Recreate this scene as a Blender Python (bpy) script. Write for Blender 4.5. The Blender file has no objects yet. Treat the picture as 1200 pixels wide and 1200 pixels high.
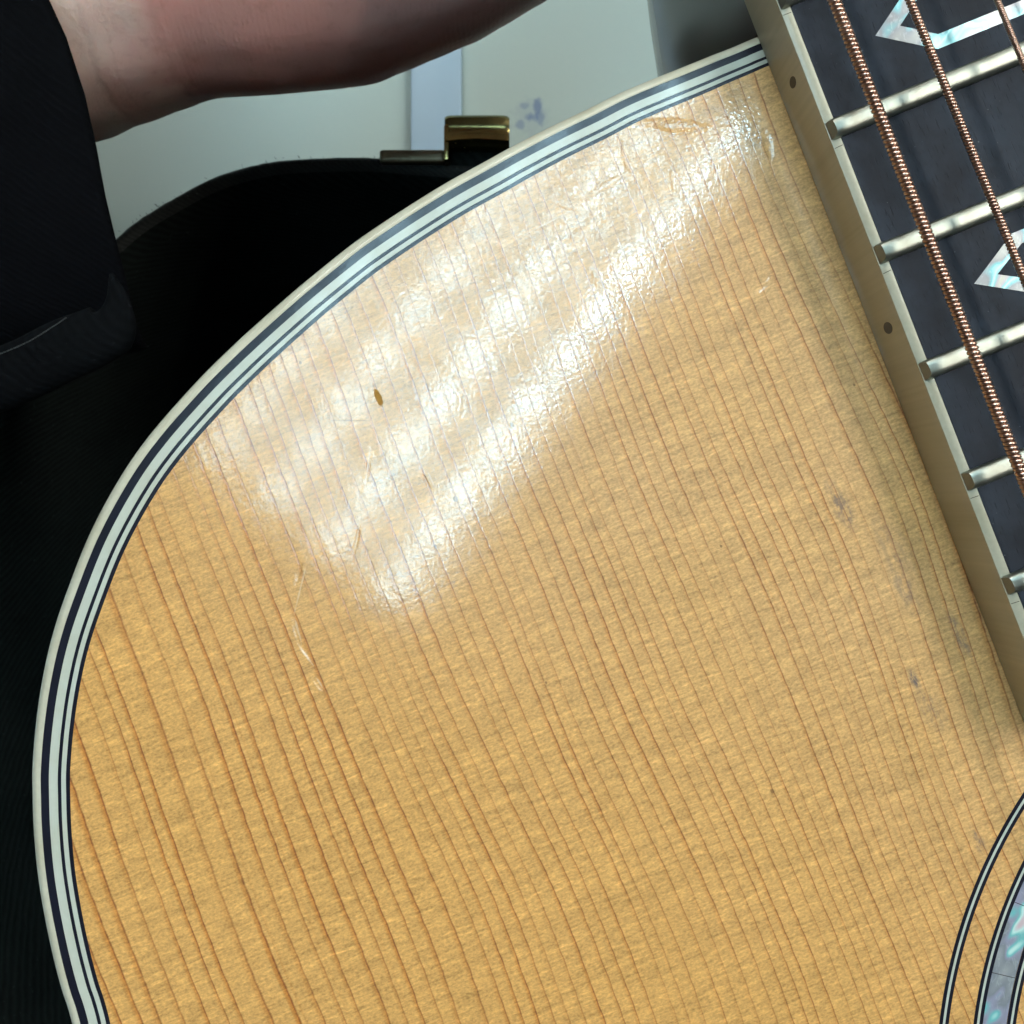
import bpy, bmesh, math, random
from mathutils import Vector, Matrix
import numpy as np

random.seed(4)
C = bpy.context.scene.collection
sc = bpy.context.scene
R = math.radians

# ------------------------------------------------------------------ camera
CAM_H = 0.110                      # lens height above the soundboard (z = 0)
K0 = 0.1055e-3                     # metres per photo pixel on the soundboard
cd = bpy.data.cameras.new('camera')
cam = bpy.data.objects.new('camera', cd)
C.objects.link(cam)
cam.location = (0, 0, CAM_H)
cd.sensor_fit = 'AUTO'
cd.angle = 2*math.atan(600*K0/CAM_H)
cd.clip_start = 0.005
cd.clip_end = 20
cd.dof.use_dof = True
cd.dof.focus_distance = CAM_H - 0.003
cd.dof.aperture_fstop = 75
sc.camera = cam

# ------------------------------------------------------------------ world, exposure
w = bpy.data.worlds.new('World')
sc.world = w
w.use_nodes = True
bg = w.node_tree.nodes['Background']
bg.inputs['Color'].default_value = (0.95, 0.98, 1.0, 1)
bg.inputs['Strength'].default_value = 0.05
sc.view_settings.view_transform = 'Standard'
sc.view_settings.look = 'None'
sc.view_settings.exposure = 0.10
sc.view_settings.gamma = 1.0
TUBE_E = 29.0                      # overhead troffer tubes
GLOW_E = 1.5                       # its white reflector, emission standing in for tube light bounced off it
BATTEN_E = 40.0                    # second lamp over to the right
LIGHT_COL = (0.52, 0.84, 1.0)
FILL_E = 66.0                        # unseen fill lamp added beyond the headstock to light the wood evenly
WARM_COL = (1.0, 0.95, 0.87)


def unproj(px, py, z=0.0):
    k = K0*(CAM_H - z)/CAM_H
    return Vector(((px-600)*k, (600-py)*k, z))


# ------------------------------------------------------------------ guitar axes
FB = 0.0078                        # playing surface of the fingerboard above the soundboard
AX = Vector((.3762, -.9265, 0))    # along the neck towards the body
PX = Vector((.9265, .3762, 0))     # across the neck, bass to treble
O14 = unproj(1163, -96, FB)
O14.z = 0


def G(s, t, z=0.0):                # millimetres across / along from the 14th fret
    v = O14 + PX*(s*1e-3) + AX*(t*1e-3)
    return Vector((v.x, v.y, z))


def toG(v):
    d = Vector((v.x, v.y, 0)) - O14
    return d.dot(PX)*1e3, d.dot(AX)*1e3


# ------------------------------------------------------------------ object helpers
def mesh_obj(name, verts, faces, mat, parent=None, smooth=False, label=None):
    me = bpy.data.meshes.new(name)
    me.from_pydata([tuple(v) for v in verts], [], faces)
    me.validate()
    bm = bmesh.new()
    bm.from_mesh(me)
    bmesh.ops.recalc_face_normals(bm, faces=bm.faces)
    bm.to_mesh(me)
    bm.free()
    return link(name, me, mat, parent, smooth, label)


def link(name, me, mat, parent=None, smooth=False, label=None):
    o = bpy.data.objects.new(name, me)
    C.objects.link(o)
    if mat:
        me.materials.append(mat)
    if smooth:
        for f in me.polygons:
            f.use_smooth = True
    if parent:
        o.parent = parent
        base = Vector((0, 0, 0))
        q = parent
        while q:
            base += q.location
            q = q.parent
        o.location = -base         # mesh data is in world metres
    if label:
        o['label'] = label
    return o


def thing(name, label, cat, loc, group=None):
    o = bpy.data.objects.new(name, None)
    C.objects.link(o)
    o.location = loc
    o.empty_display_size = 0.01
    o['label'] = label
    o['category'] = cat
    if group:
        o['group'] = group
    return o


def auto_smooth(o, ang=35):
    me = o.data
    bm = bmesh.new()
    bm.from_mesh(me)
    for f in bm.faces:
        f.smooth = True
    for e in bm.edges:
        if len(e.link_faces) == 2:
            e.smooth = e.calc_face_angle(0) < R(ang)
    bm.to_mesh(me)
    bm.free()
    return o


def catmull(pts, n=10, closed=False):
    P = [Vector(p) for p in pts]
    out = []
    m = len(P)
    for i in range(m if closed else m-1):
        p0 = P[(i-1) % m] if closed or i > 0 else P[0]*2-P[1]
        p1 = P[i]
        p2 = P[(i+1) % m]
        p3 = P[(i+2) % m] if closed or i+2 < m else p2*2-p1
        for k in range(n):
            u = k/n
            out.append(0.5*((2*p1) + (p2-p0)*u + (2*p0-5*p1+4*p2-p3)*u*u + (3*p1-p0-3*p2+p3)*u**3))
    if not closed:
        out.append(P[-1])
    return out


def tube(path, rad, sides=10, caps=True, up=Vector((0, 0, 1))):
    V, F = [], []
    n = len(path)
    for i, p in enumerate(path):
        t = (path[min(i+1, n-1)] - path[max(i-1, 0)]).normalized()
        a = t.cross(up)
        if a.length < 1e-6:
            a = t.cross(Vector((1, 0, 0)))
        a.normalize()
        b = a.cross(t).normalized()
        r = rad[i] if isinstance(rad, (list, tuple)) else rad
        for k in range(sides):
            q = 2*math.pi*k/sides
            V.append(p + a*(r*math.cos(q)) + b*(r*math.sin(q)))
    for i in range(n-1):
        for k in range(sides):
            F.append((i*sides+k, i*sides+(k+1) % sides, (i+1)*sides+(k+1) % sides, (i+1)*sides+k))
    if caps:
        F.append(tuple(range(sides)))
        F.append(tuple((n-1)*sides+k for k in range(sides)))
    return V, F


def loft(rings, closed_ring=True, cap=True):
    V, F = [], []
    m = len(rings[0])
    for r in rings:
        V += list(r)
    for i in range(len(rings)-1):
        for k in range(m if closed_ring else m-1):
            F.append((i*m+k, i*m+(k+1) % m, (i+1)*m+(k+1) % m, (i+1)*m+k))
    if cap and closed_ring:
        F.append(tuple(range(m)))
        F.append(tuple((len(rings)-1)*m+k for k in range(m)))
    return V, F


def prism(poly, z0, z1):
    n = len(poly)
    V = [Vector((p.x, p.y, z0)) for p in poly] + [Vector((p.x, p.y, z1)) for p in poly]
    F = [tuple(range(n)), tuple(range(n, 2*n))]
    for i in range(n):
        F.append((i, (i+1) % n, n+(i+1) % n, n+i))
    return V, F


def boxv(c, ax, ay, az):           # centre and three half-axis vectors
    V = []
    for i in (-1, 1):
        for j in (-1, 1):
            for k in (-1, 1):
                V.append(c + ax*i + ay*j + az*k)
    F = [(0, 1, 3, 2), (4, 6, 7, 5), (0, 4, 5, 1), (2, 3, 7, 6), (0, 2, 6, 4), (1, 5, 7, 3)]
    return V, F


def bevel(o, w, seg=2):
    bm = bmesh.new()
    bm.from_mesh(o.data)
    bmesh.ops.bevel(bm, geom=list(bm.edges), offset=w, segments=seg, affect='EDGES', profile=0.6)
    bm.to_mesh(o.data)
    bm.free()
    return auto_smooth(o, 40)


# ------------------------------------------------------------------ node helpers
class NT:
    def __init__(self, name):
        self.m = bpy.data.materials.new(name)
        self.m.use_nodes = True
        self.t = self.m.node_tree
        self.b = self.t.nodes['Principled BSDF']

    def n(self, typ, **kw):
        nd = self.t.nodes.new(typ)
        for k, v in kw.items():
            setattr(nd, k, v)
        return nd

    def put(self, sock, v):
        if isinstance(v, bpy.types.NodeSocket):
            self.t.links.new(v, sock)
        elif v is not None:
            if sock.type == 'RGBA' and len(v) == 3:
                v = (*v, 1)
            sock.default_value = v

    def math(self, op, a, b=None, c=None, clamp=False):
        nd = self.n('ShaderNodeMath', operation=op, use_clamp=clamp)
        self.put(nd.inputs[0], a)
        if b is not None:
            self.put(nd.inputs[1], b)
        if c is not None:
            self.put(nd.inputs[2], c)
        return nd.outputs[0]

    def add(self, *a):
        r = a[0]
        for x in a[1:]:
            r = self.math('ADD', r, x)
        return r

    def mul(self, *a):
        r = a[0]
        for x in a[1:]:
            r = self.math('MULTIPLY', r, x)
        return r

    def sub(self, a, b):
        return self.math('SUBTRACT', a, b)

    def step(self, x, lo, hi, t0=0.0, t1=1.0, smooth=True):
        nd = self.n('ShaderNodeMapRange', interpolation_type='SMOOTHSTEP' if smooth else 'LINEAR')
        nd.clamp = True
        for s, v in zip(nd.inputs, (x, lo, hi, t0, t1)):
            self.put(s, v)
        return nd.outputs[0]

    def xyz(self, x, y=0.0, z=0.0):
        nd = self.n('ShaderNodeCombineXYZ')
        for s, v in zip(nd.inputs, (x, y, z)):
            self.put(s, v)
        return nd.outputs[0]

    def coord(self):
        return self.n('ShaderNodeTexCoord').outputs['Object']

    def dot(self, v, d):
        nd = self.n('ShaderNodeVectorMath', operation='DOT_PRODUCT')
        self.put(nd.inputs[0], v)
        self.put(nd.inputs[1], d)
        return nd.outputs['Value']

    def noise(self, vec, scale=1.0, detail=2.0, rough=0.5, dist=0.0, color=False):
        nd = self.n('ShaderNodeTexNoise')
        self.put(nd.inputs['Vector'], vec)
        nd.inputs['Scale'].default_value = scale
        nd.inputs['Detail'].default_value = detail
        nd.inputs['Roughness'].default_value = rough
        nd.inputs['Distortion'].default_value = dist
        return nd.outputs['Color' if color else 'Fac']

    def mix(self, f, a, b, mode='MIX'):
        nd = self.n('ShaderNodeMix', data_type='RGBA', blend_type=mode)
        self.put(nd.inputs[0], f)
        self.put(nd.inputs[6], a)
        self.put(nd.inputs[7], b)
        return nd.outputs[2]

    def ramp(self, f, stops, interp='LINEAR'):
        nd = self.n('ShaderNodeValToRGB')
        cr = nd.color_ramp
        cr.interpolation = interp
        while len(cr.elements) < len(stops):
            cr.elements.new(0.5)
        for e, (p, c) in zip(cr.elements, stops):
            e.position = p
            e.color = (*c, 1)
        self.put(nd.inputs[0], f)
        return nd.outputs[0]

    def bump(self, height, dist=0.001, strength=1.0):
        nd = self.n('ShaderNodeBump')
        self.put(nd.inputs['Height'], height)
        nd.inputs['Distance'].default_value = dist
        nd.inputs['Strength'].default_value = strength
        return nd.outputs[0]

    def set(self, **kw):
        for k, v in kw.items():
            self.put(self.b.inputs[k.replace('_', ' ')], v)
        return self.m


def px_coords(nt):
    """photo-pixel-sized coordinates lying in the soundboard: x, y, along the grain, across the grain"""
    P = nt.coord()
    x = nt.dot(P, (1/K0, 0, 0))
    y = nt.dot(P, (0, -1/K0, 0))
    x = nt.add(x, 600.0)
    y = nt.add(y, 600.0)
    dx, dy = nt.sub(x, 600.0), nt.sub(y, 600.0)
    u = nt.add(nt.mul(dx, .3762), nt.mul(dy, .9265))
    v = nt.sub(nt.mul(dx, .9265), nt.mul(dy, .3762))
    return x, y, u, v


def ell(nt, x, y, cx, cy, a, b, ang):
    """normalised distance from a lens-shaped mark at (cx, cy) with half axes a, b"""
    c, s = math.cos(R(ang)), math.sin(R(ang))
    dx, dy = nt.sub(x, cx), nt.sub(y, cy)
    p = nt.add(nt.mul(dx, c/a), nt.mul(dy, s/a))
    q = nt.add(nt.mul(dx, -s/b), nt.mul(dy, c/b))
    return nt.math('SQRT', nt.add(nt.mul(p, p), nt.mul(q, q)))


# ------------------------------------------------------------------ materials
def spruce():
    nt = NT('lacquered_spruce')
    x, y, u, v = px_coords(nt)
    # grain lines wander a little
    w1 = nt.mul(nt.sub(nt.noise(nt.xyz(nt.mul(u, 1/700), nt.mul(v, 1/520), 3.3), 1, 1), .5), 85.0)
    w2 = nt.mul(nt.sub(nt.noise(nt.xyz(nt.mul(u, 1/190), nt.mul(v, 1/120), 7.1), 1, 0), .5), 4.0)
    w3 = nt.mul(nt.sub(nt.noise(nt.xyz(nt.mul(u, 1/15), nt.mul(v, 1/30), 1.7), 1, 0), .5), 1.7)
    s = nt.add(v, w1, w2, w3)
    # spacing: wide rings near the rim, tighter towards the middle of the top
    vs = nt.step(s, -450.0, 450.0, 0.0, 1.0, False)
    g = nt.add(nt.mul(s, 1/24.0), nt.mul(nt.math('POWER', vs, 1.5), 13.0),
               nt.mul(nt.noise(nt.xyz(nt.mul(s, 1/150), 0.0, 5.0), 1, 1), 2.2))
    ve = nt.n('ShaderNodeTexVoronoi', voronoi_dimensions='1D', feature='DISTANCE_TO_EDGE')
    ve.inputs['Scale'].default_value = 1
    ve.inputs['Randomness'].default_value = .78
    nt.put(ve.inputs['W'], g)
    e = ve.outputs['Distance']
    vf = nt.n('ShaderNodeTexVoronoi', voronoi_dimensions='1D', feature='F1')
    vf.inputs['Scale'].default_value = 1
    vf.inputs['Randomness'].default_value = .78
    nt.put(vf.inputs['W'], g)
    side = nt.sub(g, vf.outputs['W'])
    sidem = nt.step(side, -.04, .04)
    # per-line strength and broken dashes along the line
    per = nt.noise(nt.xyz(nt.mul(g, .55), nt.mul(u, 1/420), 2.0), 1, 1)
    dash = nt.noise(nt.xyz(nt.mul(u, 1/13), nt.mul(g, 1.1), 9.0), 1, 2)
    core = nt.step(e, 0.008, 0.066, 1.0, 0.0)
    core0 = core
    core = nt.mul(core, nt.step(per, .28, .62, .38, 1.0), nt.step(dash, .25, .62, .45, 1.0))
    late = nt.mul(nt.step(e, 0.0, 0.36, 1.0, 0.0), sidem, nt.step(per, .3, .7, .35, 1.0))
    late = nt.mul(late, nt.add(.75, nt.mul(nt.step(s, -420.0, 200.0, 1.0, 0.0), .5)))
    # cross-grain silk; its sheen and fine glints are painted into the brightness
    silk = nt.noise(nt.xyz(nt.mul(u, 1/4.6), nt.mul(v, 1/34), 0.0), 1, 3, .6, .6)
    silk2 = nt.noise(nt.xyz(nt.mul(u, 1/30), nt.mul(v, 1/190), 4.0), 1, 2, .55, .3)
    speck = nt.noise(nt.xyz(nt.mul(u, 1/2.6), nt.mul(v, 1/4.2), 8.0), 1, 2, .6)
    patch = nt.noise(nt.xyz(nt.mul(x, 1/260), nt.mul(y, 1/260), 6.0), 1, 2)
    fleck = nt.step(nt.noise(nt.xyz(nt.mul(u, 1/4.0), nt.mul(v, 1/20), 21.0), 1, 2, .55), .46, .80)
    bright = nt.add(.97,
                    nt.mul(nt.sub(silk, .5), 1.05),
                    nt.mul(nt.sub(silk2, .5), .28),
                    nt.mul(nt.sub(speck, .5), 1.15),
                    nt.mul(nt.sub(patch, .5), .16),
                    nt.mul(fleck, nt.step(silk2,   .35, .65, .12, .38)))
    # a few cross checks between neighbouring grain lines
    ck = nt.noise(nt.xyz(nt.mul(u, 1/3.2), nt.math('FLOOR', nt.mul(g, 1.0)), 31.0), 1, 0)
    ckm = nt.mul(nt.step(ck, .80, .84), nt.step(nt.noise(nt.xyz(nt.mul(u, 1/60), nt.mul(v, 1/60), 12.0), 1, 1), .5, .6))
    base = nt.mix(nt.step(patch, .3, .7), (0.535, 0.325, 0.128), (0.515, 0.317, 0.136))
    # the rim and the lower half are a deeper amber
    amber = nt.step(nt.add(nt.mul(v, -1.0), nt.mul(u, .75)), -260.0, 560.0)
    base = nt.mix(nt.mul(amber, .75), base, (0.560, 0.305, 0.086))
    col = nt.mix(nt.mul(late, .80), base, (0.42, 0.160, 0.030))
    col = nt.mix(nt.mul(core, .82), col, (0.16, 0.042, 0.013))
    col = nt.mix(nt.mul(ckm, .55), col, (0.18, 0.08, 0.03))
    sc_ = nt.n('ShaderNodeVectorMath', operation='SCALE')
    nt.put(sc_.inputs[0], col)
    nt.put(sc_.inputs['Scale'], bright)
    col = sc_.outputs[0]
    # play wear: grey smudges, dots and chips with their own outlines
    smud = nt.noise(nt.xyz(nt.mul(u, 1/16), nt.mul(v, 1/6), 40.0), 1, 3, .65)

    def smudge(col, cx, cy, a, b, ang, k, c=(0.13, 0.10, 0.09)):
        r = ell(nt, x, y, cx, cy, a, b, ang)
        m = nt.mul(nt.step(r, .25, 1.0, 1.0, 0.0), nt.step(smud, .36, .64), k)
        return nt.mix(m, col, c)
    for q in ((985, 592, 44, 15, 62, .75), (1071, 796, 20, 7, 62, 1.0), (1125, 745, 44, 10, 64, .7),
              (1060, 690, 46, 16, 60, .5), (1090, 830, 40, 20, 60, .45), (1146, 985, 26, 9, 62, .7),
              (1045, 640, 60, 26, 55, .32)):
        col = smudge(col, *q)
    for (cx, cy, rr) in ((905, 927, 4), (676, 254, 3), (1001, 451, 2.4), (352, 425, 3), (510, 640, 3), (640, 800, 2.5),
                         (534, 585, 5), (600, 498, 4), (845, 640, 2.5)):
        col = nt.mix(nt.mul(nt.step(ell(nt, x, y, cx, cy, rr, rr*.8, 60), .4, 1.0, 1.0, 0.0), .7), col, (0.10, 0.05, 0.02))
    chip = nt.step(nt.add(ell(nt, x, y, 443.5, 466, 12.5, 4.2, 68), nt.mul(nt.sub(speck, .5), .5)), .8, 1.0, 1.0, 0.0)
    col = nt.mix(chip, col, (0.27, 0.145, 0.035))
    for q in ((431, 545, 30, 1.5, 98), (417, 632, 27, 1.4, 103), (352, 690, 34, 1.4, 104), (349, 738, 20, 1.7, 75), (360, 770, 16, 1.7, 55), (375, 801, 12, 1.8, 58),
              (640, 262, 44, 1.4, -27), (716, 214, 40, 1.5, -32), (505, 561, 14, 1.3, 66)):
        r = nt.add(ell(nt, x, y, *q), nt.mul(nt.sub(smud, .5), 1.6))
        col = nt.mix(nt.mul(nt.step(r, .35, 1.0, 1.0, 0.0), .5), col, (0.66, 0.52, 0.36))
    hair = nt.step(ell(nt, x, y, 412, 493, 32, .8, 0), .5, 1.0, 1.0, 0.0)
    col = nt.mix(nt.mul(hair, .6), col, (0.2, 0.12, 0.06))
    # ---- relief of the lacquer (height in mm)
    peel = nt.noise(nt.xyz(nt.mul(u, 1/5.5), nt.mul(v, 1/5.0), 50.0), 1, 1, .6)
    peel2 = nt.noise(nt.xyz(nt.mul(u, 1/44), nt.mul(v, 1/20), 51.0), 1, 1, .6)
    wave = nt.noise(nt.xyz(nt.mul(u, 1/150), nt.mul(v, 1/110), 52.0), 1, 1)
    rough_zone = nt.step(ell(nt, x, y, 690, 225, 230, 130, -28), .30, 1.1, 1.0, 0.0)
    crum = nt.noise(nt.xyz(nt.mul(u, 1/26), nt.mul(v, 1/15), 57.0), 1, 3, .62, 1.2)
    h = nt.add(nt.mul(peel, .0088), nt.mul(peel2, .012), nt.mul(wave, .030),
               nt.mul(core0, -.0020), nt.mul(silk, .0022),
               nt.mul(crum, nt.mul(rough_zone, .026)))

    dn = nt.add(nt.mul(nt.sub(peel2, .5), .7), nt.mul(nt.sub(peel, .5), .5))

    def dent(h, cx, cy, a, b, ang, depth, rim=.45):
        if depth < .035:
            depth *= .95
        r = nt.add(ell(nt, x, y, cx, cy, a, b, ang), dn)
        h = nt.add(h, nt.mul(nt.step(r, .25, 1.0, 1.0, 0.0), -depth))
        if depth < .06:
            return h
        return nt.add(h, nt.mul(nt.step(r, .75, 1.05), nt.step(r, 1.05, 1.5, 1.0, 0.0), depth*rim))
    for q in ((789, 148, 29, 7, 4, .062), (890, 337, 13, 7, -30, .026), (897, 326, 5, 4, 0, .02),
              (347, 735, 20, 5, 82, .026), (357, 762, 18, 4.6, 52, .03), (373, 800, 15, 4.6, 55, .028),
              (350, 672, 16, 4, 105, .03), (418, 634, 24, 3.2, 103, .028), (432, 545, 26, 4, 98, .022),
              (632, 266, 34, 5, -26, .022), (712, 216, 42, 5, -32, .024), (660, 240, 30, 5, 20, .025),
              (680, 275, 22, 9, -40, .03), (735, 185, 26, 8, 75, .03), (790, 215, 22, 5, 80, .022),
              (730, 255, 24, 6, 66, .022), (575, 270, 20, 5, 60, .02), (500, 565, 16, 3, 66, .03),
              (900, 170, 20, 6, 75, .035), (443, 466, 13, 5, 68, .03, .1), (700, 330, 20, 5, 68, .03)):
        h = dent(h, *q)
    nb = nt.bump(h, 0.001)
    nt.set(Base_Color=col, Roughness=0.38, Normal=nb)
    nt.put(nt.b.inputs['Specular IOR Level'], nt.mul(nt.sub(1.0, chip), .28))
    nt.put(nt.b.inputs['Coat Weight'], nt.sub(1.0, chip))
    nt.put(nt.b.inputs['Coat Roughness'], nt.add(nt.step(nt.sub(nt.mul(x, .55), y), -450.0, 350.0, .075, .016), nt.mul(nt.noise(nt.xyz(nt.mul(x, 1/70), nt.mul(y, 1/70), 3.0), 1, 1), .025)))
    nt.b.inputs['Coat IOR'].default_value = 1.55
    nt.put(nt.b.inputs['Coat Normal'], nb)
    return nt.m


def celluloid(name, col, dirt=.12, rough=.3, coat=1.0, streak=0.0):
    nt = NT(name)
    x, y, u, v = px_coords(nt)
    n1 = nt.noise(nt.xyz(nt.mul(x, 1/60), nt.mul(y, 1/60), 1.0), 1, 3)
    n2 = nt.noise(nt.xyz(nt.mul(x, 1/6), nt.mul(y, 1/6), 2.0), 1, 3)
    f = nt.add(1-dirt*.5, nt.mul(nt.sub(n1, .5), -dirt), nt.mul(nt.sub(n2, .5), -dirt*.6))
    s = nt.n('ShaderNodeVectorMath', operation='SCALE')
    nt.put(s.inputs[0], nt.mix(nt.mul(nt.step(n1, .45, .75), .35), col, tuple(c*k for c, k in zip(col, (.95, .88, .72)))))
    nt.put(s.inputs['Scale'], f)
    peel = nt.noise(nt.xyz(nt.mul(x, 1/9), nt.mul(y, 1/9), 5.0), 1, 2, .6)
    wave = nt.noise(nt.xyz(nt.mul(x, 1/55), nt.mul(y, 1/55), 6.0), 1, 2)
    h = nt.add(nt.mul(peel, .0055), nt.mul(wave, .020))
    nt.set(Base_Color=s.outputs[0], Roughness=rough)
    nt.b.inputs['Specular IOR Level'].default_value = .14
    nt.b.inputs['Coat Weight'].default_value = coat
    nt.b.inputs['Coat Roughness'].default_value = .08
    nt.b.inputs['Coat IOR'].default_value = 1.45
    nt.put(nt.b.inputs['Coat Normal'], nt.bump(h, 0.001))
    return nt.m


def ebony():
    nt = NT('ebony')
    x, y, u, v = px_coords(nt)
    n = nt.noise(nt.xyz(nt.mul(u, 1/90), nt.mul(v, 1/5), 1.0), 1, 4, .6)
    n2 = nt.noise(nt.xyz(nt.mul(x, 1/70), nt.mul(y, 1/70), 2.0), 1, 4, .6)
    pore = nt.step(nt.noise(nt.xyz(nt.mul(u, 1/14), nt.mul(v, 1/1.6), 4.0), 1, 1), .62, .72)
    lint = nt.step(nt.noise(nt.xyz(nt.mul(x, 1/5), nt.mul(y, 1/5), 9.0), 1, 1), .76, .80)
    col = nt.mix(n, (0.0055, 0.0075, 0.0115), (0.011, 0.0148, 0.022))
    col = nt.mix(nt.step(n2, .35, .7), col, (0.019, 0.025, 0.035))
    col = nt.mix(nt.mul(pore, .6), col, (0.003, 0.0035, 0.005))
    col = nt.mix(nt.mul(lint, .5), col, (0.16, 0.18, 0.19))
    h = nt.add(nt.mul(n, .010), nt.mul(pore, -.022), nt.mul(n2, .015))
    nt.b.inputs['Specular IOR Level'].default_value = .10
    return nt.set(Base_Color=col, Roughness=nt.add(.42, nt.mul(n2, .2)), Normal=nt.bump(h, 0.001))


def metal(name, col, rough, wear=.25, scale=8.0, dark=None):
    nt = NT(name)
    P = nt.coord()
    n = nt.noise(P, 1/(scale*K0), 4, .6)
    n2 = nt.noise(P, 1/(scale*9*K0), 3, .6)
    d = dark or tuple(c*.55 for c in col)
    c = nt.mix(nt.mul(nt.step(n2, .35, .75), wear*1.6), col, d)
    c = nt.mix(nt.mul(nt.step(n, .5, .8), wear), c, d)
    return nt.set(Base_Color=c, Metallic=1.0, Roughness=nt.add(rough, nt.mul(nt.sub(n, .5), .16)),
                  Normal=nt.bump(nt.mul(n, .006), 0.001))


def shell(name, tint, stops):
    """iridescent abalone: bands of turquoise, pink and silver that follow the growth layers"""
    nt = NT(name)
    x, y, u, v = px_coords(nt)
    band = nt.noise(nt.xyz(nt.add(nt.mul(x, 1/34), nt.mul(y, 1/44)), nt.mul(nt.sub(y, x), 1/75), tint*3), 1, 1, .5, .25)
    fine = nt.noise(nt.xyz(nt.mul(x, 1/5), nt.mul(y, 1/9), tint), 1, 3, .6, 1.0)
    col = nt.ramp(band, stops)
    col = nt.mix(nt.mul(nt.step(fine, .5, .8), .25), col, (.70, .80, .78))
    nt.set(Base_Color=col, Roughness=.28, Metallic=.2)
    nt.b.inputs['Coat Weight'].default_value = 1.0
    nt.b.inputs['Coat Roughness'].default_value = .15
    nt.put(nt.b.inputs['Normal'], nt.bump(nt.mul(band, .03), .001))
    return nt.m


def mahogany(name, c1, c2, rough=.16):
    nt = NT(name)
    x, y, u, v = px_coords(nt)
    n = nt.noise(nt.xyz(nt.mul(u, 1/160), nt.mul(v, 1/7), 1.0), 1, 4, .6)
    z = nt.noise(nt.coord(), 1600, 2)
    nt.set(Base_Color=nt.mix(n, c1, c2), Roughness=.45)
    nt.b.inputs['Coat Weight'].default_value = 1.0
    nt.b.inputs['Coat Roughness'].default_value = rough
    nt.put(nt.b.inputs['Normal'], nt.bump(nt.mul(z, .004), .001))
    return nt.m


def fabric(name, c1, c2, thread=5.0, rough=.95, h=.05, lint=.3, sheen=.25, spec=.03):
    nt = NT(name)
    P = nt.coord()
    k = 1/(thread*K0)
    wa = nt.n('ShaderNodeTexWave', wave_type='BANDS', bands_direction='DIAGONAL')
    nt.put(wa.inputs['Vector'], P)
    wa.inputs['Scale'].default_value = k*.16
    wa.inputs['Distortion'].default_value = 2.5
    wa.inputs['Detail'].default_value = 2
    n = nt.noise(P, k*.6, 4, .65)
    big = nt.noise(P, k*.035, 3)
    li = nt.step(nt.noise(P, k*.4, 2, .7), .66, .78)
    col = nt.mix(nt.add(nt.mul(n, .5), nt.mul(wa.outputs['Fac'], .35), nt.mul(nt.sub(big, .5), .6)), c1, c2)
    col = nt.mix(nt.mul(li, lint), col, tuple(c*5+.01 for c in c2))
    nt.set(Base_Color=col, Roughness=rough, Normal=nt.bump(nt.add(nt.mul(n, h*.5), nt.mul(wa.outputs['Fac'], h)), .001))
    nt.b.inputs['Specular IOR Level'].default_value = spec
    nt.b.inputs['Sheen Weight'].default_value = sheen
    nt.b.inputs['Sheen Roughness'].default_value = .5
    nt.put(nt.b.inputs['Sheen Tint'], (.55, .75, .85))
    return nt.m


def skin():
    nt = NT('skin')
    P = nt.coord()
    X = nt.dot(P, (1, 0, 0))
    n = nt.noise(P, 90, 3)
    n2 = nt.noise(P, 420, 3, .6)
    palm = nt.step(nt.add(X, nt.mul(nt.sub(n, .5), .010)), -.070, -.060)
    col = nt.mix(palm, (0.62, 0.445, 0.38), (0.52, 0.265, 0.225))
    pinch = nt.step(nt.add(X, nt.mul(nt.sub(n, .5), .006)), -.0775, -.0735)
    col = nt.mix(nt.mul(nt.sub(1.0, pinch), .6), col, (0.68, 0.54, 0.47))
    col = nt.mix(nt.mul(nt.step(n, .42, .72), .35), col, (0.57, 0.245, 0.21))
    Xw = nt.add(X, nt.mul(nt.sub(n2, .5), .0016), nt.mul(nt.sub(n, .5), .004))
    crease = 0.0
    for xc, wd, k in ((-.0752, .0007, 1.0), (-.0715, .0004, .5), (-.0632, .0009, .9), (-.0610, .0004, .4)):
        crease = nt.add(crease, nt.mul(nt.step(nt.math('ABSOLUTE', nt.sub(Xw, xc)), 0.0, wd*1.6, 1.0, 0.0), k))
    col = nt.mix(nt.mul(crease, .12), col, (0.15, 0.065, 0.05))
    col = nt.mix(nt.mul(nt.step(n2, .5, .8), .25), col, (0.22, 0.095, 0.072))
    wa = nt.n('ShaderNodeTexWave', wave_type='BANDS', bands_direction='X')
    nt.put(wa.inputs['Vector'], P)
    wa.inputs['Scale'].default_value = 330
    wa.inputs['Distortion'].default_value = 3.5
    wa.inputs['Detail'].default_value = 2
    wa.inputs['Detail Scale'].default_value = .5
    h = nt.add(nt.mul(wa.outputs['Fac'], nt.mul(palm, .018)), nt.mul(nt.noise(P, 1100, 4, .6), .14), nt.mul(nt.noise(P, 160, 2), .25), nt.mul(crease, -.06))
    nt.set(Base_Color=col, Roughness=.5, Normal=nt.bump(h, .001))
    nt.b.inputs['Subsurface Weight'].default_value = .25
    nt.b.inputs['Subsurface Radius'].default_value = (.004, .0016, .0009)
    nt.b.inputs['Subsurface Scale'].default_value = .6
    nt.b.inputs['Specular IOR Level'].default_value = .35
    return nt.m


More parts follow.
